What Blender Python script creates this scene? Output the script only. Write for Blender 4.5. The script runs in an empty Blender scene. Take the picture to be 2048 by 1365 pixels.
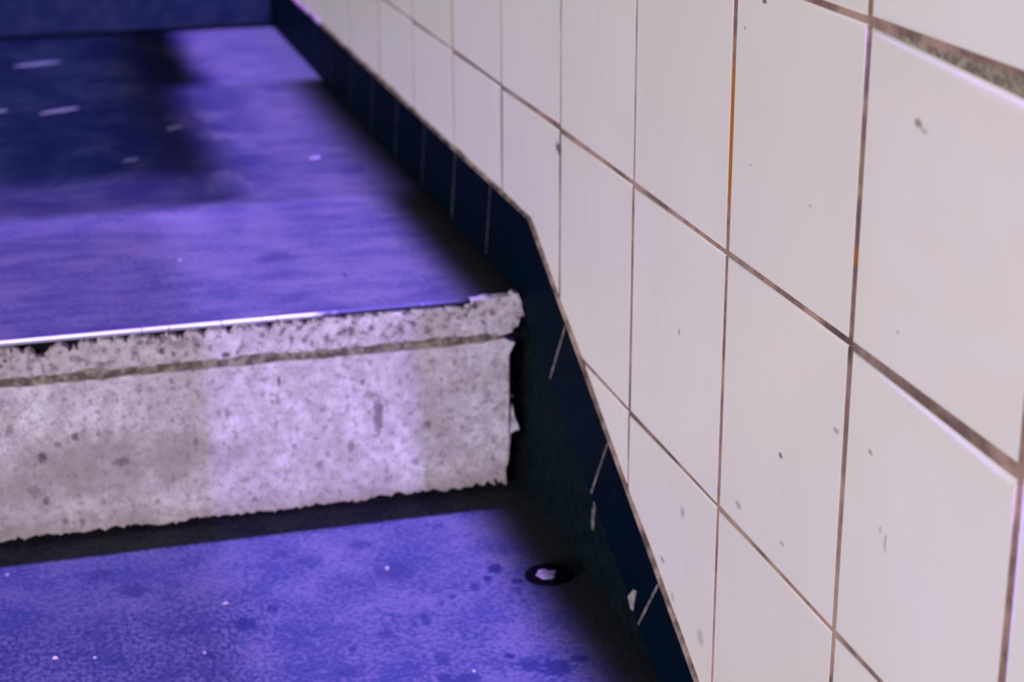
import bpy, bmesh, math, random
from mathutils import Vector, Matrix, noise as mnoise

# ---------------------------------------------------------------- units
# Measurements are in wall tiles (one tile = 150 mm); x = 0 is the face of the
# tiled wall (corridor on the -x side), y runs along the wall away from the
# viewer, heights are counted from a tile joint and shifted so that the near
# tread lies at z = 0.
T = 0.15
ZL = -1.96          # near tread
ZU = -0.935         # upper tread (landing)
H = 0.9778          # tile height / tile width
def W(x, y, z):
    return Vector((x*T, y*T, (z-ZL)*T))

scene = bpy.context.scene
COL = scene.collection

# ---------------------------------------------------------------- camera
cam_data = bpy.data.cameras.new('camera')
cam = bpy.data.objects.new('camera', cam_data)
COL.objects.link(cam)
right = Vector((0.96296836, -0.26958673, -0.00386565))
up = Vector((0.09307395, 0.31893709, 0.94319477))
fwd = Vector((0.25303989, 0.90862651, -0.33221782))
M = Matrix((right, up, -fwd)).transposed().to_4x4()
M.translation = W(-2.41971831, -3.87004502, 1.8959912)
cam.matrix_world = M
cam_data.sensor_width = 36.0
cam_data.lens = 3744.915/2048*36.0
cam_data.clip_start = 0.02
cam_data.dof.use_dof = True
cam_data.dof.focus_distance = 0.97
cam_data.dof.aperture_fstop = 10.0
scene.camera = cam

# ---------------------------------------------------------------- colour management
vs = scene.view_settings
scene.display_settings.display_device = 'sRGB'
vs.view_transform = 'Standard'
vs.look = 'None'
vs.exposure = 0.0
vs.gamma = 1.0
vs.use_curve_mapping = False

# ---------------------------------------------------------------- world: dim night-blue surroundings
world = bpy.data.worlds.new('world')
scene.world = world
world.use_nodes = True
world.node_tree.nodes['Background'].inputs['Color'].default_value = (0.30, 0.36, 0.60, 1)
world.node_tree.nodes['Background'].inputs['Strength'].default_value = 0.05

# ---------------------------------------------------------------- lamps
def area(name, loc, rot, sx, sy, power, color, spread):
    d = bpy.data.lights.new(name, 'AREA')
    d.shape = 'RECTANGLE'
    d.size, d.size_y = sx, sy
    d.energy = power
    d.color = color
    d.spread = math.radians(spread)
    o = bpy.data.objects.new(name, d)
    o.location = loc
    o.rotation_euler = rot
    COL.objects.link(o)
    return o

LV_A, LV_A2, LV_B, LV_C, LV_D, LV_E, LV_F = 25.0, 11.0, 31.0, 34.0, 6.0, 70.0, 1.4     # W per square metre of beam
LV_KEY, LV_W = 238.0, 10.5
PURPLE = (0.31, 0.20, 1.0)
BLUE = (0.13, 0.17, 1.0)
TILT = math.radians(11.6)          # the violet downlights lean towards the viewer
def downlight(name, x0, x1, y0, y1, level, color=PURPLE, spread=2.0, height=1.6):
    """An added narrow-beam lamp, cut to imitate shadow edges, whose beam covers x0..x1, y0..y1 of the landing."""
    c = W((x0+x1)/2, (y0+y1)/2, ZU)
    d = Vector((0, -math.sin(TILT), -math.cos(TILT)))
    sx, sy = (x1-x0)*T, (y1-y0)*T*math.cos(TILT)
    area(name, c - d*(height/math.cos(TILT)), (-TILT, 0, 0), sx, sy, level*sx*sy, color, spread)

downlight('violet_downlight_stairs', -5.0, -0.34, -1.0, 6.6, LV_A)
downlight('violet_fill_stairs_wall_side', -1.62, -0.35, -1.0, 6.6, LV_A2, spread=2.5)  # added fill that brightens the wall-side half of the stairs
downlight('violet_fill_stairs_edge', -5.0, -1.15, 6.35, 7.3, LV_A*0.55, spread=5)  # added fill that softens the far end of the stair light
downlight('violet_downlight_landing', -1.10, -0.29, 6.6, 10.05, LV_B, spread=3)
downlight('violet_downlight_top_step', -0.90, 0.03, 10.05, 12.8, LV_C)
downlight('blue_fill_back', -5.0, -1.45, 7.0, 16.0, LV_D, BLUE, spread=6)  # added dim blue fill over the back, source unseen
downlight('violet_downlight_wall', -0.20, 0.03, -1.5, 0.62, LV_E)

# violet light coming up the stairs between two obstacles: a beam on the white riser
d_beam = Vector((0, math.cos(math.radians(24)), -math.sin(math.radians(24))))
c_beam = W(-1.075, 4.5, -1.3)
area('violet_beam_lamp', c_beam - d_beam*2.4, (math.radians(90-24), 0, 0), 1.02*T, 4.2*T, LV_F*1.02*T*4.2*T, (0.40, 0.30, 1.0), 0.4)

# neutral light from the lit passage at the foot of the stairs, behind and left of the viewer
key_pos = Vector((-4.2, -2.4, 0.48))
key_dir = (W(0, 5, -0.3) - key_pos)
area('passage_light', key_pos, key_dir.to_track_quat('-Z', 'Y').to_euler(), 2.4, 0.5, LV_KEY, (1.0, 0.945, 0.86), 180)

# added violet fill behind the viewer, no visible source, tints the risers
w_pos = Vector((-0.75, -3.0, 1.5))
area('violet_fill_light', w_pos, (W(-1, 8, -1) - w_pos).to_track_quat('-Z', 'Y').to_euler(), 1.2, 0.3, LV_W, (0.26, 0.19, 1.0), 120)
# ---------------------------------------------------------------- helpers: objects
def link(name, bm, mats, parent=None, origin=None, smooth=False):
    me = bpy.data.meshes.new(name)
    bmesh.ops.recalc_face_normals(bm, faces=bm.faces[:])
    o_world = Vector(origin) if origin is not None else Vector((0, 0, 0))
    bmesh.ops.translate(bm, verts=bm.verts[:], vec=-o_world)
    if smooth:
        for f in bm.faces: f.smooth = True
    bm.to_mesh(me); bm.free()
    if not isinstance(mats, (list, tuple)): mats = [mats]
    for m in mats: me.materials.append(m)
    o = bpy.data.objects.new(name, me)
    COL.objects.link(o)
    if parent is not None:
        o.parent = parent
        o.location = o_world - PARENT_LOC[parent.name]
    else:
        o.location = o_world
    PARENT_LOC[o.name] = o_world
    return o
PARENT_LOC = {}

def empty(name, loc):
    o = bpy.data.objects.new(name, None)
    o.empty_display_size = 0.05
    o.location = loc
    COL.objects.link(o)
    PARENT_LOC[o.name] = Vector(loc)
    return o

def tag(o, label, cat, group=None):
    o['label'] = label; o['category'] = cat
    if group: o['group'] = group

def structure(o, label, cat):
    o['kind'] = 'structure'; o['label'] = label; o['category'] = cat

def box(bm, a, b):
    x0, y0, z0 = a; x1, y1, z1 = b
    v = [bm.verts.new(p) for p in ((x0,y0,z0),(x1,y0,z0),(x1,y1,z0),(x0,y1,z0),(x0,y0,z1),(x1,y0,z1),(x1,y1,z1),(x0,y1,z1))]
    for f in ((3,2,1,0),(4,5,6,7),(0,1,5,4),(1,2,6,5),(2,3,7,6),(3,0,4,7)):
        bm.faces.new([v[i] for i in f])

def prism(bm, pts, vec):
    """closed polygon of world points swept along vec"""
    vec = Vector(vec)
    a = [bm.verts.new(p) for p in pts]
    b = [bm.verts.new(Vector(p)+vec) for p in pts]
    n = len(pts)
    fa = bm.faces.new(a); fb = bm.faces.new(b[::-1])
    for i in range(n):
        bm.faces.new((a[i], b[i], b[(i+1) % n], a[(i+1) % n]))
    return fa, fb

def fbm(x, s=0.0, octv=4):
    t, a, f = 0.0, 1.0, 1.0
    for k in range(octv):
        t += a*mnoise.noise(Vector((x*f, s+7.3*k, 0.37)))
        a *= 0.55; f *= 2.1
    return t

# ---------------------------------------------------------------- helpers: shader nodes
class Sh:
    def __init__(self, name):
        self.m = bpy.data.materials.new(name)
        self.m.use_nodes = True
        self.nt = self.m.node_tree
        self.nt.nodes.clear()
        self.out = self.nt.nodes.new('ShaderNodeOutputMaterial')
        self.b = self.nt.nodes.new('ShaderNodeBsdfPrincipled')
        self.nt.links.new(self.b.outputs[0], self.out.inputs[0])
        self.geo = self.nt.nodes.new('ShaderNodeNewGeometry')
        self.P = self.geo.outputs['Position']
        s = self.nt.nodes.new('ShaderNodeSeparateXYZ')
        self.L(self.P, s.inputs[0])
        self.x, self.y, self.z = s.outputs
    def L(self, a, b): self.nt.links.new(a, b)
    def put(self, sock, v):
        if isinstance(v, bpy.types.NodeSocket): self.L(v, sock)
        else: sock.default_value = v
    def math(self, op, a, b=0.0, clamp=False):
        n = self.nt.nodes.new('ShaderNodeMath'); n.operation = op; n.use_clamp = clamp
        self.put(n.inputs[0], a); self.put(n.inputs[1], b)
        return n.outputs[0]
    def vmath(self, op, a, b):
        n = self.nt.nodes.new('ShaderNodeVectorMath'); n.operation = op
        self.put(n.inputs[0], a); self.put(n.inputs[1], b)
        return n.outputs['Value'] if op in ('LENGTH', 'DOT_PRODUCT') else n.outputs[0]
    def noise(self, scale, detail=3.0, rough=0.55, stretch=None, dist=0.0, offset=None):
        v = self.P
        if stretch: v = self.vmath('MULTIPLY', v, stretch)
        if offset: v = self.vmath('ADD', v, offset)
        n = self.nt.nodes.new('ShaderNodeTexNoise')
        self.L(v, n.inputs['Vector'])
        n.inputs['Scale'].default_value = scale
        n.inputs['Detail'].default_value = detail
        n.inputs['Roughness'].default_value = rough
        n.inputs['Distortion'].default_value = dist
        return n.outputs['Fac']
    def voronoi(self, scale, stretch=None):
        v = self.P if not stretch else self.vmath('MULTIPLY', self.P, stretch)
        n = self.nt.nodes.new('ShaderNodeTexVoronoi')
        self.L(v, n.inputs['Vector']); n.inputs['Scale'].default_value = scale
        return n.outputs['Distance']
    def ramp(self, v, lo, hi, a=0.0, b=1.0, smooth=True):
        n = self.nt.nodes.new('ShaderNodeMapRange')
        n.interpolation_type = 'SMOOTHSTEP' if smooth else 'LINEAR'
        self.put(n.inputs['Value'], v)
        n.inputs['From Min'].default_value = lo; n.inputs['From Max'].default_value = hi
        n.inputs['To Min'].default_value = a; n.inputs['To Max'].default_value = b
        return n.outputs['Result']
    def mix(self, f, a, b):
        n = self.nt.nodes.new('ShaderNodeMix'); n.data_type = 'RGBA'
        self.put(n.inputs[0], f)
        self.put(n.inputs[6], a if isinstance(a, bpy.types.NodeSocket) else (*a, 1))
        self.put(n.inputs[7], b if isinstance(b, bpy.types.NodeSocket) else (*b, 1))
        return n.outputs[2]
    def marks(self, axes, lst, wob=0.35, soft=0.45, nscale=160.0, gain=1.0, shrink=1.0):
        """sum of blots given as (u, v, ru, rv, strength) in tiles; axes picks the two world axes"""
        n = self.nt.nodes.new('ShaderNodeTexNoise')
        self.L(self.P, n.inputs['Vector']); n.inputs['Scale'].default_value = nscale
        n.inputs['Detail'].default_value = 3
        off = self.ramp(n.outputs['Fac'], 0.2, 0.8, -wob, wob, smooth=False)
        total = None
        for (u, v, ru, rv, s) in lst:
            c = [0, 0, 0]; k = [0, 0, 0]
            for a, t, r in ((axes[0], u, ru), (axes[1], v, rv)):
                i = 'xyz'.index(a)
                c[i] = t*T if a != 'z' else (t-ZL)*T
                k[i] = 1.0/max(r*T*shrink, 1e-5)
            d = self.vmath('MULTIPLY', self.vmath('SUBTRACT', self.P, c), k)
            r = self.math('ADD', self.vmath('LENGTH', d, (0, 0, 0)), off)
            f = self.ramp(r, 1.0-soft, 1.0+soft, min(1.0, s*gain), 0.0)
            total = f if total is None else self.math('MAXIMUM', total, f)
        return total
    def bump(self, h, strength, dist):
        n = self.nt.nodes.new('ShaderNodeBump')
        self.put(n.inputs['Height'], h)
        n.inputs['Strength'].default_value = strength
        n.inputs['Distance'].default_value = dist
        self.L(n.outputs[0], self.b.inputs['Normal'])
    def set(self, color=None, rough=None, spec=None, metal=None):
        if color is not None:
            self.put(self.b.inputs['Base Color'], color if isinstance(color, bpy.types.NodeSocket) else (*color, 1))
        if rough is not None: self.put(self.b.inputs['Roughness'], rough)
        if spec is not None: self.put(self.b.inputs['Specular IOR Level'], spec)
        if metal is not None: self.put(self.b.inputs['Metallic'], metal)
        return self.m

# ---------------------------------------------------------------- marks (tiles)
RISER_MARKS = [
    (-0.765, -1.483, 0.0298, 0.1105, 0.60),
    (-0.799, -1.380, 0.0396, 0.0312, 0.40),
    (-2.213, -1.436, 0.0227, 0.0251, 0.65),
    (-2.369, -1.524, 0.0249, 0.0277, 0.70),
    (-2.296, -1.465, 0.0204, 0.0201, 0.40),
    (-2.418, -1.692, 0.0363, 0.0407, 0.35),
    (-2.372, -1.742, 0.0228, 0.0255, 0.55),
    (-2.012, -1.587, 0.0463, 0.0255, 0.45),
    (-1.655, -1.526, 0.0142, 0.0308, 0.40),
    (-0.904, -1.639, 0.0198, 0.0423, 0.50),
    (-1.244, -1.255, 0.0096, 0.0229, 0.80),
    (-1.253, -1.352, 0.0144, 0.0410, 0.40),
    (-1.758, -1.399, 0.0093, 0.0228, 0.40),
    (-1.389, -1.859, 0.0170, 0.0159, 0.55),
    (-1.024, -1.665, 0.0148, 0.0185, 0.40),
    (-0.588, -1.756, 0.0203, 0.0242, 0.40),
    (-0.513, -1.564, 0.0152, 0.0239, 0.50),
    (-2.293, -1.858, 0.0161, 0.0232, 0.50),
    (-2.213, -1.876, 0.0185, 0.0259, 0.45),
    (-1.498, -1.402, 0.0119, 0.0358, 0.40),
    (-1.182, -1.607, 0.0195, 0.0209, 0.40),
    (-1.063, -1.713, 0.0222, 0.0238, 0.40),
    (-0.839, -1.306, 0.0123, 0.0207, 0.60),
    (-1.224, -1.734, 0.0244, 0.0132, 0.30),
    (-2.502, -1.366, 0.0178, 0.0347, 0.40),
    (-1.859, -1.324, 0.0139, 0.0201, 0.30),
]
NOSING_MARKS = [
    (-1.788, -1.047, 0.0184, 0.0247, 0.70),
    (-1.733, -1.065, 0.0115, 0.0148, 0.70),
    (-1.490, -1.097, 0.0281, 0.0150, 0.75),
    (-1.435, -1.090, 0.0094, 0.0100, 0.60),
    (-1.701, -1.024, 0.0508, 0.0296, 0.40),
    (-1.627, -1.031, 0.0232, 0.0396, 0.35),
    (-0.649, -1.041, 0.0221, 0.0204, 0.65),
    (-0.585, -1.027, 0.0173, 0.0178, 0.50),
    (-0.355, -0.954, 0.0400, 0.0127, 0.80),
    (-0.275, -0.969, 0.0125, 0.0128, 0.80),
    (-0.623, -0.973, 0.0098, 0.0101, 0.70),
    (-2.195, -0.994, 0.0089, 0.0146, 0.80),
    (-2.461, -0.977, 0.0088, 0.0144, 0.80),
    (-2.331, -1.015, 0.0089, 0.0145, 0.70),
    (-2.373, -1.037, 0.0354, 0.0194, 0.40),
    (-2.247, -1.009, 0.0178, 0.0146, 0.50),
    (-1.077, -1.078, 0.0144, 0.0252, 0.50),
    (-0.791, -1.025, 0.0122, 0.0203, 0.50),
    (-1.313, -1.017, 0.0189, 0.0150, 0.50),
    (-0.894, -1.040, 0.0145, 0.0354, 0.35),
    (-2.494, -1.023, 0.0110, 0.0096, 0.80),
    (-2.514, -1.047, 0.0088, 0.0145, 0.80),
    (-1.913, -1.032, 0.0182, 0.0442, 0.40),
]
TREAD_MARKS = [
    (-0.410, 3.656, 0.0376, 0.0446, 0.85),
    (-0.469, 3.567, 0.0197, 0.0291, 0.80),
    (-0.345, 3.505, 0.0262, 0.0288, 0.70),
    (-1.594, 3.432, 0.0501, 0.0725, 0.70),
    (-1.456, 3.547, 0.0255, 0.0468, 0.55),
    (-2.026, 3.892, 0.0650, 0.0694, 0.55),
    (-0.841, 2.904, 0.0322, 0.0575, 0.50),
    (-0.564, 2.846, 0.0202, 0.0246, 0.75),
    (-0.509, 2.747, 0.0479, 0.0559, 0.60),
    (-0.408, 2.696, 0.0677, 0.0672, 0.70),
    (-0.288, 2.745, 0.0482, 0.0323, 0.60),
    (-0.727, 3.391, 0.0149, 0.0278, 0.50),
    (-0.676, 3.442, 0.0172, 0.0235, 0.55),
    (-0.858, 3.759, 0.0795, 0.0895, 0.45),
    (-1.029, 3.175, 0.0371, 0.0349, 0.45),
    (-1.187, 3.092, 0.0163, 0.0298, 0.60),
    (-0.782, 2.713, 0.0512, 0.0472, 0.60),
    (-0.958, 4.079, 0.0547, 0.0533, 0.45),
    (-1.339, 4.077, 0.0451, 0.0422, 0.40),
    (-1.218, 3.960, 0.0581, 0.0619, 0.35),
    (-0.833, 3.261, 0.0189, 0.0536, 0.60),
    (-2.166, 4.099, 0.0574, 0.0517, 0.40),
    (-1.783, 3.210, 0.0283, 0.0301, 0.60),
    (-0.870, 2.739, 0.0355, 0.0473, 0.55),
    (-0.545, 3.501, 0.0217, 0.0381, 0.50),
    (-0.368, 3.424, 0.0216, 0.0330, 0.50),
    (-1.255, 2.905, 0.0596, 0.0487, 0.40),
    (-0.544, 4.180, 0.0163, 0.0221, 0.60),
]
LANDING_MARKS = [
    (-1.037, 13.075, 0.2569, 1.2371, 0.80),
    (-1.197, 10.540, 0.1840, 1.2601, 0.75),
    (-1.300, 8.174, 0.2186, 0.4089, 0.70),
    (-1.436, 9.146, 0.2005, 0.6186, 0.60),
    (-1.556, 8.547, 0.1597, 0.5670, 0.70),
    (-1.837, 7.776, 0.1799, 0.3189, 0.50),
    (-0.872, 9.494, 0.2074, 0.3680, 0.50),
    (-0.954, 10.170, 0.1444, 0.3662, 0.60),
    (-0.920, 7.639, 0.1209, 0.1548, 0.50),
    (-1.401, 7.515, 0.1778, 0.2484, 0.55),
    (-0.877, 8.655, 0.1630, 0.2690, 0.40),
    (-0.365, 7.208, 0.0886, 0.1222, 0.35),
    (-0.803, 5.082, 0.0122, 0.0416, 0.60),
    (-1.084, 5.483, 0.1004, 0.0889, 0.40),
    (-2.257, 7.901, 0.1501, 0.5078, 0.40),
    (-1.988, 8.986, 0.2616, 0.5987, 0.40),
    (-1.274, 6.797, 0.1682, 0.1340, 0.40),
    (-1.709, 7.104, 0.1709, 0.1854, 0.40),
]
TILE_MARKS = [
    (0.672, 0.752, 0.0198, 0.0122, 0.70),
    (0.635, 0.740, 0.0196, 0.0081, 0.40),
    (1.469, -0.556, 0.0160, 0.0087, 0.90),
    (1.064, -0.307, 0.0208, 0.0096, 0.50),
    (1.813, -0.888, 0.0226, 0.0132, 0.45),
    (4.024, -0.090, 0.0383, 0.0253, 0.90),
    (2.448, -0.444, 0.0106, 0.0118, 0.60),
    (2.357, -1.155, 0.0213, 0.0206, 0.45),
    (2.564, -1.456, 0.0228, 0.0108, 0.60),
    (0.829, -0.285, 0.0128, 0.0077, 0.60),
    (1.760, 0.918, 0.0162, 0.0079, 0.90),
    (2.440, -1.564, 0.0222, 0.0172, 0.35),
    (2.133, -1.584, 0.0306, 0.0291, 0.35),
    (1.826, 0.360, 0.0085, 0.0034, 0.50),
    (1.918, 0.806, 0.0086, 0.0049, 0.60),
    (1.337, 0.345, 0.0110, 0.0031, 0.50),
    (0.708, 0.136, 0.0119, 0.0058, 0.40),
    (0.696, -0.526, 0.0062, 0.0278, 0.50),
    (0.733, -0.497, 0.0047, 0.0124, 0.50),
    (1.427, -0.862, 0.0161, 0.0071, 0.50),
]


# ---------------------------------------------------------------- materials
def mat_concrete(name, marks, kind):
    s = Sh(name)
    if kind == 'tread':
        big = s.noise(22, 4, 0.6)
        fine = s.noise(260, 3, 0.6)
        f = s.math('ADD', s.math('MULTIPLY', big, 0.45), s.math('MULTIPLY', fine, 0.65))
        f = s.ramp(f, 0.44, 0.68)
        col = s.mix(f, (0.013, 0.018, 0.038), (0.049, 0.050, 0.056))
        # worn pitted patch, stronger towards the middle of the stair
        pit = s.ramp(s.noise(330, 2, 0.5, stretch=(1, 0.55, 1)), 0.47, 0.60)
        zone = s.ramp(s.math('ADD', s.x, s.math('MULTIPLY', s.noise(18, 2), 0.12)), -0.20, -0.10, 1.0, 0.0)
        zone2 = s.ramp(s.y, 0.60, 0.52, 0.0, 1.0)
        pit = s.math('MULTIPLY', s.math('MULTIPLY', pit, zone), zone2)
        col = s.mix(s.math('MULTIPLY', pit, 0.85), col, (0.009, 0.012, 0.026))
        h = s.math('SUBTRACT', s.noise(300, 3), s.math('MULTIPLY', pit, 0.7))
    elif kind == 'landing':
        big = s.noise(9, 4, 0.6, stretch=(0.8, 0.7, 1))
        streak = s.noise(46, 4, 0.6, stretch=(0.45, 1.0, 1))
        fine = s.noise(260, 3, 0.6)
        f = s.math('ADD', s.math('ADD', s.math('MULTIPLY', big, 0.30), s.math('MULTIPLY', streak, 0.40)), s.math('MULTIPLY', fine, 0.40))
        f = s.ramp(f, 0.42, 0.65)
        col = s.mix(f, (0.017, 0.020, 0.037), (0.056, 0.053, 0.054))
        # dark blotches on the far half of the landing
        blot = s.ramp(s.noise(17, 5, 0.65, stretch=(1.0, 0.8, 1), dist=0.6), 0.40, 0.57)
        zone = s.math('MULTIPLY', s.ramp(s.math('ADD', s.y, s.math('MULTIPLY', s.noise(14, 3), 0.16)), 1.02, 1.14), s.ramp(s.math('ADD', s.x, s.math('MULTIPLY', s.noise(12, 2, offset=(4, 2, 0)), 0.16)), -0.02, -0.10, 0.25, 1.0))
        col = s.mix(s.math('MULTIPLY', s.math('MULTIPLY', blot, zone), 0.80), col, (0.010, 0.013, 0.030))
        h = fine
    else:
        f = s.ramp(s.noise(60, 4, 0.6), 0.35, 0.7)
        col = s.mix(f, (0.016, 0.022, 0.13), (0.032, 0.036, 0.18))
        h = s.noise(300, 3)
    # green-black tone of the shaded strip at the wall foot, painted in
    if kind in ('tread', 'landing'):
        edge = s.ramp(s.math('ADD', s.x, s.math('MULTIPLY', s.noise(30, 3), 0.02)), -0.050, -0.005)
        col = s.mix(s.math('MULTIPLY', edge, 0.75), col, (0.034, 0.041, 0.038))
    if marks:
        mk = s.marks('xy', marks, wob=0.6, soft=0.5 if kind == 'landing' else 0.3, nscale=90.0 if kind == 'landing' else 230.0, gain=1.3)
        col = s.mix(mk, col, (0.006, 0.009, 0.028))
    s.bump(h, 0.35, 0.0012)
    return s.set(col, 0.65, 0.06)

M_TREAD = mat_concrete('worn concrete near tread', TREAD_MARKS, 'tread')
M_LANDING = mat_concrete('worn concrete landing', LANDING_MARKS, 'landing')
M_DARK = mat_concrete('dark raw concrete', None, 'raw')

def mat_paint(name, marks, warm):
    s = Sh(name)
    cloud = s.ramp(s.noise(26, 4, 0.6, stretch=(1, 1, 0.7)), 0.35, 0.68)
    col = s.mix(cloud, (0.55, 0.475, 0.50), (0.80, 0.735, 0.80))
    mott = s.ramp(s.noise(95, 5, 0.72), 0.36, 0.66)
    col = s.mix(s.math('MULTIPLY', mott, 0.70), col, (0.33, 0.255, 0.285))
    grain = s.ramp(s.noise(520, 3, 0.7), 0.35, 0.65)
    col = s.mix(s.math('MULTIPLY', grain, 0.30), col, (0.80, 0.75, 0.82))
    grime = s.ramp(s.noise(170, 4, 0.75), 0.48 if not warm else 0.51, 0.64)
    col = s.mix(s.math('MULTIPLY', grime, 0.60 if warm else 0.92), col, (0.17, 0.12, 0.135))
    speck = s.ramp(s.noise(420, 2, 0.5), 0.64, 0.72)
    col = s.mix(s.math('MULTIPLY', speck, 0.45), col, (0.16, 0.12, 0.14))
    if warm:
        # left part: brown shade painted in with dirt; dirt along the bottom edge
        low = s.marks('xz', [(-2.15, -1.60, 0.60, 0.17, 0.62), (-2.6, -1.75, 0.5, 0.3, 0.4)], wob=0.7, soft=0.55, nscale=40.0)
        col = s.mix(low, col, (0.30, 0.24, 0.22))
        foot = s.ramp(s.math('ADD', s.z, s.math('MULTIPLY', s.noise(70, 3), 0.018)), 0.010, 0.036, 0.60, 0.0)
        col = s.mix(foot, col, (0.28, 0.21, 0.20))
    else:
        left = s.ramp(s.math('ADD', s.x, s.math('MULTIPLY', s.noise(30, 2), 0.1)), -0.32, -0.16, 0.42, 0.0)
        col = s.mix(left, col, (0.34, 0.27, 0.24))
    mk = s.marks('xz', marks, wob=0.6, soft=0.45, nscale=300.0, gain=1.15, shrink=0.8)
    col = s.mix(mk, col, (0.075, 0.045, 0.06))
    s.bump(s.noise(240, 4, 0.6), 0.45, 0.0012)
    return s.set(col, 0.7, 0.2)

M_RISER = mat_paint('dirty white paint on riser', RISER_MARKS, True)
M_NOSE = mat_paint('dirty white paint on nosing', NOSING_MARKS, False)

def mat_mortar():
    s = Sh('brown mortar in the groove')
    f = s.ramp(s.noise(130, 4, 0.6), 0.4, 0.65)
    col = s.mix(f, (0.11, 0.092, 0.075), (0.32, 0.27, 0.21))
    s.bump(s.noise(300, 3), 0.6, 0.0015)
    return s.set(col, 0.85, 0.1)
M_MORTAR = mat_mortar()

def mat_strip():
    s = Sh('metal edge strip with painted highlight')
    # painted highlight: bright metal on the left, dark navy towards the wall
    worn = s.ramp(s.math('ADD', s.x, s.math('MULTIPLY', s.noise(140, 3), 0.05)), -0.145, -0.115, 0.0, 1.0)  # where the painted highlight fades to dark
    nick = s.ramp(s.noise(300, 2, stretch=(1, 0.05, 0.05)), 0.66, 0.70, 0.0, 0.8)
    col = s.mix(worn, (0.40, 0.40, 0.42), (0.008, 0.010, 0.034))
    col = s.mix(nick, col, (0.10, 0.09, 0.16))
    return s.set(col, s.ramp(worn, 0, 1, 0.35, 0.6), 0.4, s.ramp(worn, 0, 1, 0.25, 0.0))
M_STRIP = mat_strip()

def mat_tile():
    s = Sh('glazed off-white wall tile')
    rnd = s.geo.outputs['Random Per Island']
    col = s.mix(rnd, (0.735, 0.690, 0.675), (0.765, 0.722, 0.728))
    cloud = s.ramp(s.noise(11, 3, 0.55), 0.3, 0.7)
    col = s.mix(s.math('MULTIPLY', cloud, 0.25), col, (0.66, 0.62, 0.585))
    drip = s.ramp(s.noise(330, 2, 0.5, stretch=(1, 1, 0.03)), 0.50, 0.75)
    dripzone = s.ramp(s.y, 0.12, 0.50)
    col = s.mix(s.math('MULTIPLY', s.math('MULTIPLY', drip, dripzone), 0.16), col, (0.50, 0.45, 0.42))
    speck = s.ramp(s.noise(800, 2, 0.5), 0.665, 0.72)
    speckzone = s.ramp(s.math('ADD', s.z, s.math('MULTIPLY', s.noise(25, 2), 0.15)), 0.05, 0.36, 1.0, 0.15)
    col = s.mix(s.math('MULTIPLY', s.math('MULTIPLY', speck, speckzone), 0.7), col, (0.22, 0.19, 0.18))
    mk = s.marks('yz', TILE_MARKS, wob=0.5, soft=0.55, nscale=420.0)
    col = s.mix(mk, col, (0.13, 0.085, 0.075))
    s.bump(s.noise(9, 2), 0.10, 0.004)
    return s.set(col, 0.38, 0.35)
M_TILE = mat_tile()

def mat_grout():
    s = Sh('red-brown tile grout')
    f = s.ramp(s.noise(30, 4, 0.65), 0.35, 0.65)
    col = s.mix(f, (0.19, 0.115, 0.11), (0.40, 0.265, 0.235))
    dark = s.ramp(s.noise(17, 3, 0.6, offset=(3.1, 1.7, 5.2)), 0.55, 0.68)
    col = s.mix(s.math('MULTIPLY', dark, 0.5), col, (0.045, 0.038, 0.042))
    rust = s.marks('yz', [(2.0, 0.42, 0.10, 0.26, 0.95), (1.03, 0.275, 0.06, 0.03, 0.8)], wob=0.3, soft=0.4)
    col = s.mix(rust, col, (0.36, 0.13, 0.02))
    pitch = s.marks('yz', [(5.0, -0.22, 0.09, 0.24, 0.9), (4.0, -0.14, 0.09, 0.14, 0.85), (5.4, 0.0, 0.5, 0.05, 0.6), (1.08, -0.02, 0.12, 0.05, 0.7), (0.6, -0.04, 0.35, 0.06, 0.45), (2.55, -0.98, 0.16, 0.05, 0.6)], wob=0.3, soft=0.5)
    col = s.mix(pitch, col, (0.035, 0.030, 0.035))
    cem = s.marks('yz', [(0.25, 0.955, 0.75, 0.020, 0.9)], wob=0.25, soft=0.25, nscale=60.0)
    pits = s.ramp(s.noise(200, 3, 0.7), 0.42, 0.60)
    col = s.mix(cem, col, s.mix(pits, (0.16, 0.13, 0.115), (0.33, 0.29, 0.25)))
    s.bump(s.noise(500, 3), 0.5, 0.0008)
    return s.set(col, 0.85, 0.1)
M_GROUT = mat_grout()

def mat_skirting():
    s = Sh('navy glazed skirting tile')
    rnd = s.geo.outputs['Random Per Island']
    col = s.mix(rnd, (0.0010, 0.0046, 0.0120), (0.0018, 0.0058, 0.0165))
    f = s.ramp(s.noise(70, 3), 0.5, 0.75)
    col = s.mix(s.math('MULTIPLY', f, 0.3), col, (0.006, 0.010, 0.013))
    return s.set(col, 0.45, 0.004)
M_SKIRT = mat_skirting()

def simple(name, c0, c1, scale, rough=0.7, spec=0.2, bump=0.3):
    s = Sh(name)
    f = s.ramp(s.noise(scale, 4, 0.6), 0.35, 0.68)
    s.bump(s.noise(scale*3, 3), bump, 0.001)
    return s.set(s.mix(f, c0, c1), rough, spec)
M_SGROUT = simple('pale grout between skirting tiles', (0.06, 0.056, 0.06), (0.21, 0.19, 0.19), 160)
M_TOPGROUT = simple('pink-brown grout above skirting', (0.10, 0.065, 0.06), (0.42, 0.31, 0.28), 50)
M_BLACK = simple('grimy black concrete', (0.0035, 0.0045, 0.005), (0.008, 0.009, 0.010), 120, 0.85, 0.05)
M_CEMENT = simple('green-black cement render', (0.0020, 0.0060, 0.0090), (0.0048, 0.0098, 0.0135), 90, 0.8, 0.02)
M_PAPER = simple('soiled pale paper', (0.34, 0.26, 0.25), (0.56, 0.42, 0.40), 300)
M_CHIP2 = simple('soiled grey paper', (0.15, 0.13, 0.125), (0.24, 0.21, 0.20), 300)
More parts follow.
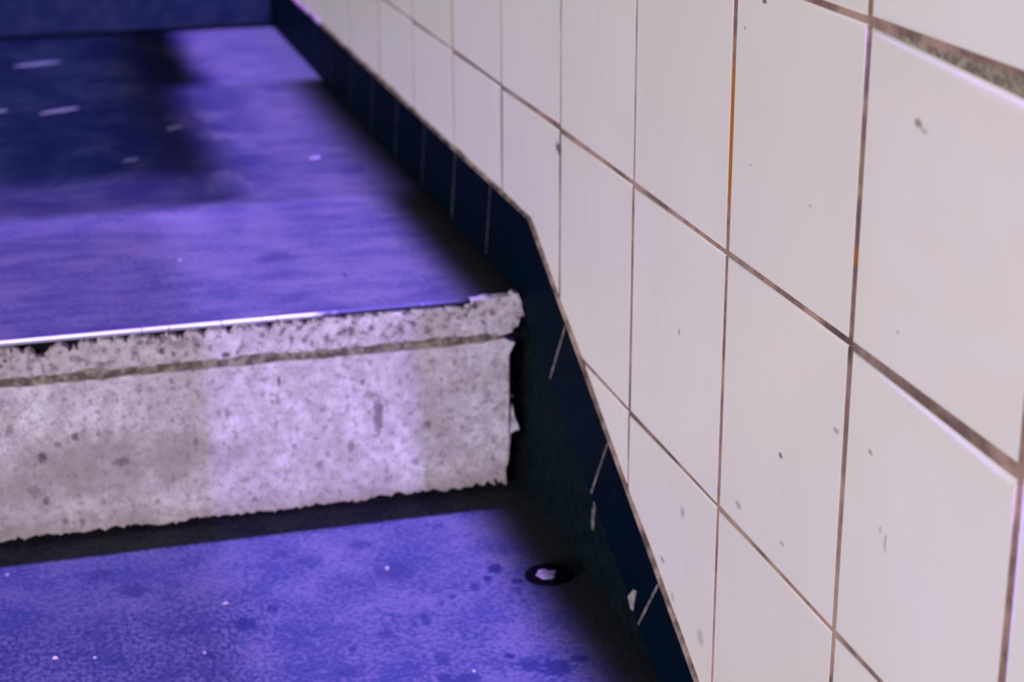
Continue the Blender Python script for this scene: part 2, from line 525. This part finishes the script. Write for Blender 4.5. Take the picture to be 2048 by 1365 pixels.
M_STONE = simple('pale crumb', (0.13, 0.115, 0.115), (0.21, 0.185, 0.185), 400)
M_RUBBER = simple('black rubber', (0.0012, 0.0014, 0.003), (0.003, 0.003, 0.005), 200, 0.9, 0.02)
M_WORN = simple('worn pale core', (0.30, 0.24, 0.26), (0.52, 0.44, 0.46), 220)
M_CHIP = simple('bare ceramic chip', (0.22, 0.18, 0.19), (0.42, 0.36, 0.37), 300)

# ---------------------------------------------------------------- wall_right: real tiles over a grout bed
def sk_top(y):
    return -0.545 if y >= 4.469 else -0.547 - 0.533*(4.469-y)
def sk_bot(y):
    return ZU if y >= 4.575 else -0.945 - 0.4905*(4.555-y)

rng = random.Random(11)
J0, J1, I0, I1 = -5, 17, -6, 6
wall = empty('wall_right', W(0, 5, ZU))
bm = bmesh.new()
# corner height / depth offsets for the visibly crooked tiles: (j, i): {corner: (dy, dz)}
SPECIAL = {(0, 0): {'tl': (0, -0.006), 'tr': (0, -0.048)}, (0, -1): {'tl': (0, -0.008), 'tr': (0, -0.026)},
           (1, 0): {'bl': (0, 0.002), 'br': (0, 0.006)}, (4, 0): {'bl': (0, 0.0), 'br': (0, 0.012)},
           (0, 1): {'bl': (0, 0.004), 'br': (0, 0.006)}}
for j in range(J0, J1):
    for i in range(I0, I1):
        y0, y1 = j*1.0, j+1.0
        z0, z1 = i*H, (i+1)*H
        if z1 < sk_top(y0) - 0.10 and z1 < sk_top(y1) - 0.10:
            continue
        g = 0.0085
        def jit(a): return rng.uniform(-a, a)
        dv = rng.uniform(0.004, 0.0115)      # half-width of the upright joints differs from tile to tile
        # corners seen from the corridor; 'r' is nearer the viewer (smaller y)
        wide = {0: .017, 1: .0125, 2: .0095}
        dl, dr = wide.get(j+1, dv), wide.get(j, dv)
        c = {'bl': [y1-dl, z0+g+jit(.003)], 'br': [y0+dr, z0+g+jit(.003)], 'tr': [y0+dr, z1-g+jit(.003)], 'tl': [y1-dl, z1-g+jit(.003)]}
        for k, (dy, dz) in SPECIAL.get((j, i), {}).items():
            c[k][0] += dy; c[k][1] += dz
        tilt_y, tilt_z, off = jit(.0012), jit(.0012), jit(.0008)
        cy, cz = (y0+y1)/2, (z0+z1)/2
        led = {(0, 0): {'tr': 3.4, 'tl': 1.6}, (0, -1): {'tr': 2.4, 'tl': 1.0}}.get((j, i), {})
        def ring(inset, depth):
            out = []
            for k in ('bl', 'br', 'tr', 'tl'):
                yy, zz = c[k]
                yy += inset*(1 if k[1] == 'r' else -1)
                zz += inset*led.get(k, 1.0)*(1 if k[0] == 'b' else -1)
                xx = depth + off + tilt_y*(yy-cy)*2 + tilt_z*(zz-cz)*2
                out.append(bm.verts.new(W(xx, yy, zz)))
            return out
        rings = [ring(0, .035), ring(0, .0052), ring(.0010, .0028), ring(.0030, .0010), ring(.0070, .0001), ring(.014, 0)]
        for a, b in zip(rings, rings[1:]):
            for q in range(4):
                f = bm.faces.new((a[q], a[(q+1) % 4], b[(q+1) % 4], b[q]))
                f.smooth = True
                # grout is smeared over the sides of the tiles; q = 2 is the upper edge
                if q != 2 and b is not rings[-1] and b is not rings[-2]: f.material_index = 1
        bm.faces.new(rings[-1])
tiles = link('tile_facing', bm, [M_TILE, M_GROUT], wall)
tiles['label'] = 'glazed off-white wall tiles'
bm = bmesh.new()
box(bm, W(.0048, J0, I0*H-0.05), W(.9, J1, I1*H))
link('grout_bed', bm, M_GROUT, wall)['label'] = 'thin red-brown grout lines'
structure(wall, 'right wall of off-white glazed tiles with thin red-brown grout', 'wall')

# grey-green cement triangle between the raked skirting and the treads
bm = bmesh.new()
prism(bm, [W(-.012, 4.62, ZU-.02), W(-.012, 4.575, ZU), W(-.012, -4.9, sk_bot(-4.9)), W(-.012, -4.9, sk_bot(-4.9)-1.6), W(-.012, 4.62, ZU-1.6)], (.025*T, 0, 0))
o = link('trim_1', bm, M_CEMENT)
structure(o, 'dark cement render filling the triangle under the raked skirting', 'trim')

# ---------------------------------------------------------------- baseboard_right: navy skirting tiles, level along the landing, raked down the stair
base = empty('baseboard_right', W(0, 4.5, ZU))
bm = bmesh.new(); bmg = bmesh.new()
def skirt_piece(q, xt=-.020, xb=-.036, r=.006):
    """q: four (y, z) corners tl, tr, br, bl"""
    cy = sum(p[0] for p in q)/4; cz = sum(p[1] for p in q)/4
    def rg(k, dx):
        o_ = []
        for n, (y, z) in enumerate(q):
            x = xt if n < 2 else xb
            o_.append(bm.verts.new(W(x+dx, cy+(y-cy)*k, cz+(z-cz)*k)))
        return o_
    rs = [rg(1, .055), rg(1, r), rg(.992, r*.3), rg(.975, 0)]
    for a, b in zip(rs, rs[1:]):
        for n in range(4):
            f = bm.faces.new((a[n], a[(n+1) % 4], b[(n+1) % 4], b[n])); f.smooth = True
    bm.faces.new(rs[-1])
gj = .006
# level run
joints = [(4.469, 4.56)] + [(5.16 + .745*k, 5.20 + .745*k) for k in range(0, 11)]
for (a, b) in zip(joints, joints[1:]):
    skirt_piece([(b[0]-gj, sk_top(9)), (a[0]+gj*.4, sk_top(9)), (a[1]+gj*.4, ZU+.004), (b[1]-gj, ZU+.004)])
# raked run: joints square to the slope
tops = [4.469, 3.846, 3.223, 2.559, 1.90, 1.24, .58, -.08, -.74, -1.4]
bots = [4.56, 4.035, 3.395, 2.742, 2.08, 1.42, .76, .10, -.56, -1.22]
for k in range(len(tops)-1):
    a, b = (tops[k], bots[k]), (tops[k+1], bots[k+1])
    s0 = gj*(.4 if k == 0 else 1)
    skirt_piece([(a[0]-s0, sk_top(min(a[0]-s0, 4.468))), (b[0]+gj, sk_top(b[0]+gj)), (b[1]+gj, sk_bot(b[1]+gj)), (a[1]-s0, sk_bot(a[1]-s0))])
o = link('skirting_tile', bm, M_SKIRT, base); o['label'] = 'navy glazed skirting tiles'
# grout seen between the skirting tiles: thin fillets
bm = bmesh.new()
def fillet(p, q, w, x0, x1):
    (ya, za), (yb, zb) = p, q
    d = Vector((0, yb-ya, zb-za)).normalized(); n = Vector((0, -d.z, d.y))*w
    prism(bm, [W(x0, ya-n.y, za-n.z), W(x0, ya+n.y, za+n.z), W(x1, yb+n.y, zb+n.z), W(x1, yb-n.y, zb-n.z)], (.04*T, 0, 0))
for k in range(1, len(tops)):
    fillet((tops[k], sk_top(tops[k])), (bots[k], sk_bot(bots[k])), gj*1.3, -.0195, -.0345)
for a in joints[1:]:
    fillet((a[0], sk_top(9)), (a[1], ZU+.01), gj*(.55 if a[0] < 6 else .22), -.0175, -.0335)
link('joint_grout', bm, M_SGROUT, base)['label'] = 'thin grey grout joints'
# uneven grout bead along the top edge
bm = bmesh.new()
pts = []
y = 12.6
while y > -1.4:
    pts.append(y); y -= .06
pts = sorted(set(pts + [4.469]), reverse=True)
prev = None
for y in pts:
    n = fbm(y*3.0, 2.0)
    zt = sk_top(y)
    wd = (.015 if y < 4.469 else .014)*(1.0 + .7*n)
    wd = max(.006, wd)
    q = [W(-.0155, y, zt-.004), W(-.013, y, zt+wd*.5), W(-.004, y, zt+wd), W(.004, y, zt+wd*1.05), W(.004, y, zt-.004)]
    vs_ = [bm.verts.new(p) for p in q]
    if prev:
        for n_ in range(5):
            bm.faces.new((prev[n_], vs_[n_], vs_[(n_+1) % 5], prev[(n_+1) % 5]))
    else: bm.faces.new(vs_)
    prev = vs_
bm.faces.new(prev[::-1])
link('top_grout', bm, M_TOPGROUT, base)['label'] = 'uneven pink-brown grout bead'
# pale chip out of one tile and a grey grout run below a joint
bm = bmesh.new()
prism(bm, [W(-.0385, y, z) for y, z in ((2.868, -1.766), (2.80, -1.70), (2.772, -1.695), (2.79, -1.745), (2.80, -1.80), (2.83, -1.808))], (.006*T, 0, 0))
link('chipped_corner', bm, M_CHIP, base)['label'] = 'pale chip in the tile edge'
bm = bmesh.new()
prism(bm, [W(-.0145, y, z) for y, z in ((3.385, -1.51), (3.36, -1.52), (3.40, -1.62), (3.415, -1.71), (3.45, -1.715), (3.44, -1.62))], (.004*T, 0, 0))
link('grout_run', bm, M_SGROUT, base)['label'] = 'grey smear of grout below a joint'
structure(base, 'navy tiled skirting, level along the landing then raked down the stair', 'skirting')

# ---------------------------------------------------------------- the white-faced step with its long landing
XL = -12.0
XR = -.013
step = empty('stair_step', W(-3, 4.5, ZL))
bm = bmesh.new()
prism(bm, [W(XR, y, z) for y, z in ((4.532, ZU), (4.532, -1.118), (4.562, -1.122), (4.562, ZL-.6), (12.70, ZL-.6), (12.70, ZU))], ((XL-XR)*T, 0, 0))
bm.faces.ensure_lookup_table()
for f in bm.faces:
    f.normal_update()
    if abs(f.normal.y) > .5 or f.normal.z < -.5 or abs(f.normal.x) > .5 and False: f.material_index = 1
o = link('concrete_body', bm, [M_LANDING, M_BLACK], step); o['label'] = 'worn dark concrete landing'

def ragged(name, top, bottom, ys, mat, parent):
    """thin crust of paint: outline top (left to right) + bottom (right to left), front at y0, back at y1"""
    bm = bmesh.new()
    outl = top + bottom
    y0, y1 = ys
    cx = [p for p in outl]
    a = [bm.verts.new(W(x, y0, z)) for x, z in outl]
    fa = bm.faces.new(a)
    n = len(outl)
    # rim leans outwards so that the broken edge shows
    b = []
    for k, (x, z) in enumerate(outl):
        px, pz = outl[k-1]; nx, nz = outl[(k+1) % n]
        t = Vector((nx-px, nz-pz)); t = t.normalized() if t.length > 1e-9 else Vector((1, 0))
        e = .010*(1.0 + .8*mnoise.noise(Vector((x*22, z*22, 3.0))))
        b.append(bm.verts.new(W(min(x - t.y*e*(1 if True else 0), -.016), y1, z + t.x*e)))
    for k in range(n):
        bm.faces.new((a[k], b[k], b[(k+1) % n], a[(k+1) % n]))
    bmesh.ops.triangulate(bm, faces=[fa])
    return link(name, bm, mat, parent)

def sweep_x(a, b, step_):
    n = int(abs(b-a)/step_)
    return [a + (b-a)*k/n for k in range(n)]
# nosing paint: chipped top edge (deep chips on the left), crumbling bottom edge
NOSE_TOP_Z = -.958
top = [(XL, NOSE_TOP_Z)]
for x in sweep_x(-4.0, -.30, .011):
    left = min(1.0, max(0.0, (-1.05-x)/.9))
    c1 = max(0.0, fbm(x*7.5, 5.0, 3)-.10)
    c2 = max(0.0, fbm(x*24, 9.0, 3))
    d = .009 + (.028+.02*left)*c2 + .10*left*c1 + .020*max(0.0, fbm(x*3, 1.0, 2))
    if x > -1.0: d = .006 + .022*c2
    top.append((x, NOSE_TOP_Z-d))
for x in sweep_x(-.285, -.16, .02):
    top.append((x, -.934 + .003*fbm(x*30, 1.0)))
NOSE_END = [(-0.1485, -0.9299), (-0.098, -0.9295), (-0.0827, -0.9155), (-0.0701, -0.9217), (-0.0574, -0.9229), (-0.0498, -0.9441), (-0.0397, -0.9708), (-0.0373, -1.0019), (-0.0246, -1.0341), (-0.0323, -1.0438), (-0.0475, -1.0397), (-0.0527, -1.0703), (-0.0579, -1.088), (-0.0707, -1.0945), (-0.0809, -1.0961), (-0.086, -1.1164), (-0.1141, -1.1241), (-0.1498, -1.1284), (-0.2006, -1.1338)]
RISER_END = [(-0.2489, -1.1662), (-0.1854, -1.1595), (-0.1217, -1.1527), (-0.1013, -1.1652), (-0.0707, -1.1786), (-0.081, -1.1985), (-0.0913, -1.2184), (-0.1017, -1.2384), (-0.0863, -1.2557), (-0.0967, -1.2862), (-0.084, -1.3218), (-0.0944, -1.3498), (-0.0817, -1.3882), (-0.0922, -1.4189), (-0.0846, -1.457), (-0.0899, -1.4938), (-0.0823, -1.5268), (-0.0772, -1.5649), (-0.0566, -1.6156), (-0.0488, -1.6435), (-0.0775, -1.6484), (-0.0958, -1.6598), (-0.0986, -1.7055), (-0.104, -1.7592), (-0.1095, -1.8131), (-0.1228, -1.8526), (-0.1178, -1.8944), (-0.118, -1.9356), (-0.1337, -1.9309), (-0.144, -1.9131), (-0.1572, -1.9225), (-0.1779, -1.8871), (-0.1832, -1.9084), (-0.173, -1.9316), (-0.1938, -1.9236), (-0.2171, -1.9015), (-0.2356, -1.9267), (-0.2615, -1.918), (-0.277, -1.9051), (-0.2954, -1.9248), (-0.3343, -1.92), (-0.3604, -1.9333), (-0.3989, -1.9176), (-0.4302, -1.9356), (-0.4635, -1.926), (-0.4942, -1.9113)]

top += NOSE_END[:-1]
bot = []
for x in sweep_x(-.21, -4.0, .012):
    z = -1.112 + .007*max(-1.0, (x+.2)/2.4)*-1.0
    bot.append((x, z - .004 + .013*fbm(x*9, 4.0, 3)*min(1, .5+abs(x)*.3) + .006*fbm(x*40, 8.0, 2)))
bot.append((XL, -1.10))
o = ragged('nosing_paint', top, bot, (4.50, 4.533), M_NOSE, step); o['label'] = 'chipped off-white nosing band'

top = [(XL, -1.146)]
for x in sweep_x(-4.0, -.26, .014):
    top.append((x, -1.166 + .006*max(-1.0, (x+.2)/2.4)*-1.0 + .006*fbm(x*8, 12.0, 3)))
top += RISER_END
bot = []
for x in sweep_x(-.52, -4.0, .0085):
    v = fbm(x*16, 21.0, 4); w = fbm(x*5, 31.0, 2)
    bot.append((x, -1.921 + .012*w + .014*v - .018*max(0.0, fbm(x*42, 44.0, 2))))
bot.append((XL, -1.92))
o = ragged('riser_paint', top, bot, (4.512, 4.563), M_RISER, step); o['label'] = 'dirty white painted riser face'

# mortar in the groove under the nosing
bm = bmesh.new()
prev = None
for x in [XL] + sweep_x(-4.0, -.14, .02) + [-.13]:
    d = .006*fbm(x*20, 3.0)
    q = [W(x, 4.526+d, -1.10), W(x, 4.520+d, -1.178+.003*fbm(x*30, 6.0)), W(x, 4.565, -1.190), W(x, 4.565, -1.10)]
    v = [bm.verts.new(p) for p in q]
    if prev:
        for n_ in range(4): bm.faces.new((prev[n_], v[n_], v[(n_+1) % 4], prev[(n_+1) % 4]))
    else: bm.faces.new(v)
    prev = v
bm.faces.new(prev[::-1])
o = link('mortar_joint', bm, M_MORTAR, step); o['label'] = 'brown mortar groove under the nosing'

# rounded metal strip on the tread edge
bm = bmesh.new()
N = 9; R_ = .0125
prof = []
for k in range(N+1):
    a = math.radians(90 + 90*k/N)
    prof.append((4.5165 + R_*math.cos(a), -.9500 + R_*1.2*math.sin(a)))
prof += [(4.5045, -.953), (4.5315, -.953), (4.5315, -.9346)]
xs = [XL, -4] + sweep_x(-3.0, -.31, .03) + [-.295]
prev = None
for x in xs:
    v = [bm.verts.new(W(x, y, z)) for y, z in prof]
    if prev:
        n = len(v)
        for k in range(n):
            f = bm.faces.new((prev[k], v[k], v[(k+1) % n], prev[(k+1) % n])); f.smooth = k < N
    else: bm.faces.new(v)
    prev = v
bm.faces.new(prev[::-1])
o = link('nosing_strip', bm, M_STRIP, step); o['label'] = 'metal edge strip, painted highlight, dark towards the wall'
tag(step, 'step with white painted riser and long dark landing beside the tiled wall', 'step')

# ---------------------------------------------------------------- near step (lower tread) and the next step up beyond the landing
low = empty('stair_step', W(-3, 2.45, ZL-1.0))
bm = bmesh.new()
prism(bm, [W(XR, y, z) for y, z in ((2.44, ZL), (2.44, ZL-1.02), (4.561, ZL-1.02), (4.561, ZL))], ((XL-XR)*T, 0, 0))
link('tread', bm, M_TREAD, low)['label'] = 'worn concrete tread under violet light'
tag(low, 'lower dark concrete step at the foot of the white riser, holding the black disc', 'step')

far = empty('stair_step', W(-3, 12.6, ZU))
bm = bmesh.new()
prism(bm, [W(XR, y, z) for y, z in ((12.62, ZU+.0), (12.62, ZU+1.03), (17, ZU+1.03), (17, ZU+.0))], ((XL-XR)*T, 0, 0))
link('riser', bm, M_DARK, far)['label'] = 'dark unpainted riser'
tag(far, 'far dark riser at the end of the landing, blurred', 'step')

# stairs continuing down under the viewer
bm = bmesh.new()
P_ = [(2.44, ZL-1.02)]
zz, yy = ZL-1.02, 2.44
for k in range(3):
    yy -= 2.1; P_.append((yy, zz)); zz -= 1.02; P_.append((yy, zz))
P_ += [(-24, zz), (-24, zz-.3), (2.44, zz-.3)]
prism(bm, [W(XR, y, z) for y, z in P_], ((XL-XR)*T, 0, 0))
o = link('floor', bm, M_TREAD)
structure(o, 'concrete floor at the foot of the stairs', 'floor')

# ---------------------------------------------------------------- black disc with a worn pale centre
disc = empty('rubber_disc', W(-.190, 3.520, ZL))
bm = bmesh.new()
n = 40
rr = .115
prev = None
rings = []
for (k, z) in ((1.0, .0002), (1.0, .004), (.96, .010), (.86, .0125), (.60, .0110), (.50, .0095)):
    ring_ = []
    for q in range(n):
        a = 2*math.pi*q/n
        w = 1 + .035*mnoise.noise(Vector((math.cos(a)*1.5, math.sin(a)*1.5, 5.0)))
        ring_.append(bm.verts.new(W(-.190+rr*k*w*math.cos(a), 3.520+rr*.92*k*w*math.sin(a), ZL+z)))
    rings.append(ring_)
for a, b in zip(rings, rings[1:]):
    for q in range(n):
        f = bm.faces.new((a[q], a[(q+1) % n], b[(q+1) % n], b[q])); f.smooth = True
bm.faces.new(rings[-1]); bm.faces.new(rings[0][::-1])
link('rubber_rim', bm, M_RUBBER, disc)
bm = bmesh.new()
n = 28
def blob(bm, cx, cy, rx, ry, z0, hh, seed, irr=.25, rot=0.0, n=22):
    rings = []
    for (k, z) in ((1.0, 0), (.93, .55), (.70, .9), (.35, 1.0)):
        r_ = []
        for q in range(n):
            a = 2*math.pi*q/n
            w = 1 + irr*mnoise.noise(Vector((math.cos(a)*1.6, math.sin(a)*1.6, seed)))*1.6
            u, v = rx*k*w*math.cos(a), ry*k*w*math.sin(a)
            r_.append(bm.verts.new(W(cx + u*math.cos(rot) - v*math.sin(rot), cy + u*math.sin(rot) + v*math.cos(rot), z0+hh*z)))
        rings.append(r_)
    for a, b in zip(rings, rings[1:]):
        for q in range(n):
            f = bm.faces.new((a[q], a[(q+1) % n], b[(q+1) % n], b[q])); f.smooth = True
    bm.faces.new(rings[-1]); bm.faces.new(rings[0][::-1])
blob(bm, -.203, 3.518, .044, .050, ZL+.0075, .006, 2.2, .35)
link('worn_center', bm, M_WORN, disc)['label'] = 'pale worn centre'
tag(disc, 'round black disc with pale worn centre lying on the lower step', 'disc')

# ---------------------------------------------------------------- litter: scraps and crumbs, one object each
def crumb(name, label, cat, x, y, z, rx, ry, h, mat, rot=0.0, irr=.3, group=None):
    bm = bmesh.new()
    blob(bm, x, y, rx, ry, z+.0003, h, x*7+y*3, irr, rot, 16)
    o = link(name, bm, mat, None, W(x, y, z))
    tag(o, label, cat, group)
G1, G2 = 'pale scraps on the landing', 'pale crumbs on the lower step'
crumb('paper_scrap', 'long pale paper scrap on the landing, brightest of the blurred scraps', 'scrap', -1.99, 9.456, ZU, .150, .034, .008, M_PAPER, .42, .15, G1)
crumb('paper_scrap', 'faint pinkish long scrap far back on the landing, beyond the brightest scrap', 'scrap', -2.083, 11.26, ZU, .19, .05, .006, M_PAPER, .3, .15, G1)
crumb('paper_scrap', 'pale scrap cut by the left picture edge, level with the brightest scrap', 'scrap', -2.40, 9.56, ZU, .05, .03, .006, M_PAPER, .2, .2, G1)
crumb('paper_scrap', 'small bright scrap on the landing nearest the tiled wall', 'scrap', -.521, 7.56, ZU, .052, .022, .008, M_CHIP2, .55, .15, G1)
crumb('paper_scrap', 'small dim scrap in the dark blotchy middle of the landing', 'scrap', -1.279, 8.68, ZU, .060, .026, .006, M_CHIP2, .45, .2, G1)
crumb('paper_scrap', 'dim pinkish scrap in front of the blotchy middle of the landing', 'scrap', -1.64, 7.85, ZU, .055, .022, .005, M_CHIP2, .4, .2, G1)
crumb('crumb', 'tiny white crumb alone on the landing above the white riser', 'crumb', -1.581, 5.564, ZU, .012, .016, .008, M_STONE)
crumb('crumb', 'round white crumb on the lower step, inside a dark stain', 'crumb', -.888, 3.783, ZL, .012, .018, .012, M_STONE, 0, .3, G2)
crumb('crumb', 'oblong white crumb in the middle of the lower step', 'crumb', -1.649, 3.642, ZL, .017, .014, .010, M_STONE, .5, .2, G2)
crumb('crumb', 'white crumb at the left edge of the lower step, close under the riser', 'crumb', -2.575, 4.206, ZL, .010, .014, .008, M_STONE, 0, .3, G2)
crumb('crumb', 'white crumb on the pitted lower left corner, rightmost of a pair', 'crumb', -2.241, 3.306, ZL, .009, .013, .007, M_STONE, 0, .3, G2)
crumb('crumb', 'dim pinkish crumb on the pitted lower left corner, leftmost of a pair', 'crumb', -2.402, 3.353, ZL, .010, .014, .006, M_PAPER, 0, .3, G2)
crumb('crumb', 'pale crumb at a dark spot near the bottom of the picture, left of centre', 'crumb', -1.794, 3.222, ZL, .009, .012, .007, M_STONE, 0, .3, G2)
crumb('crumb', 'tiny bright crumb at the bottom of the picture, below the black disc', 'crumb', -.743, 2.758, ZL, .008, .010, .007, M_STONE, 0, .3, G2)
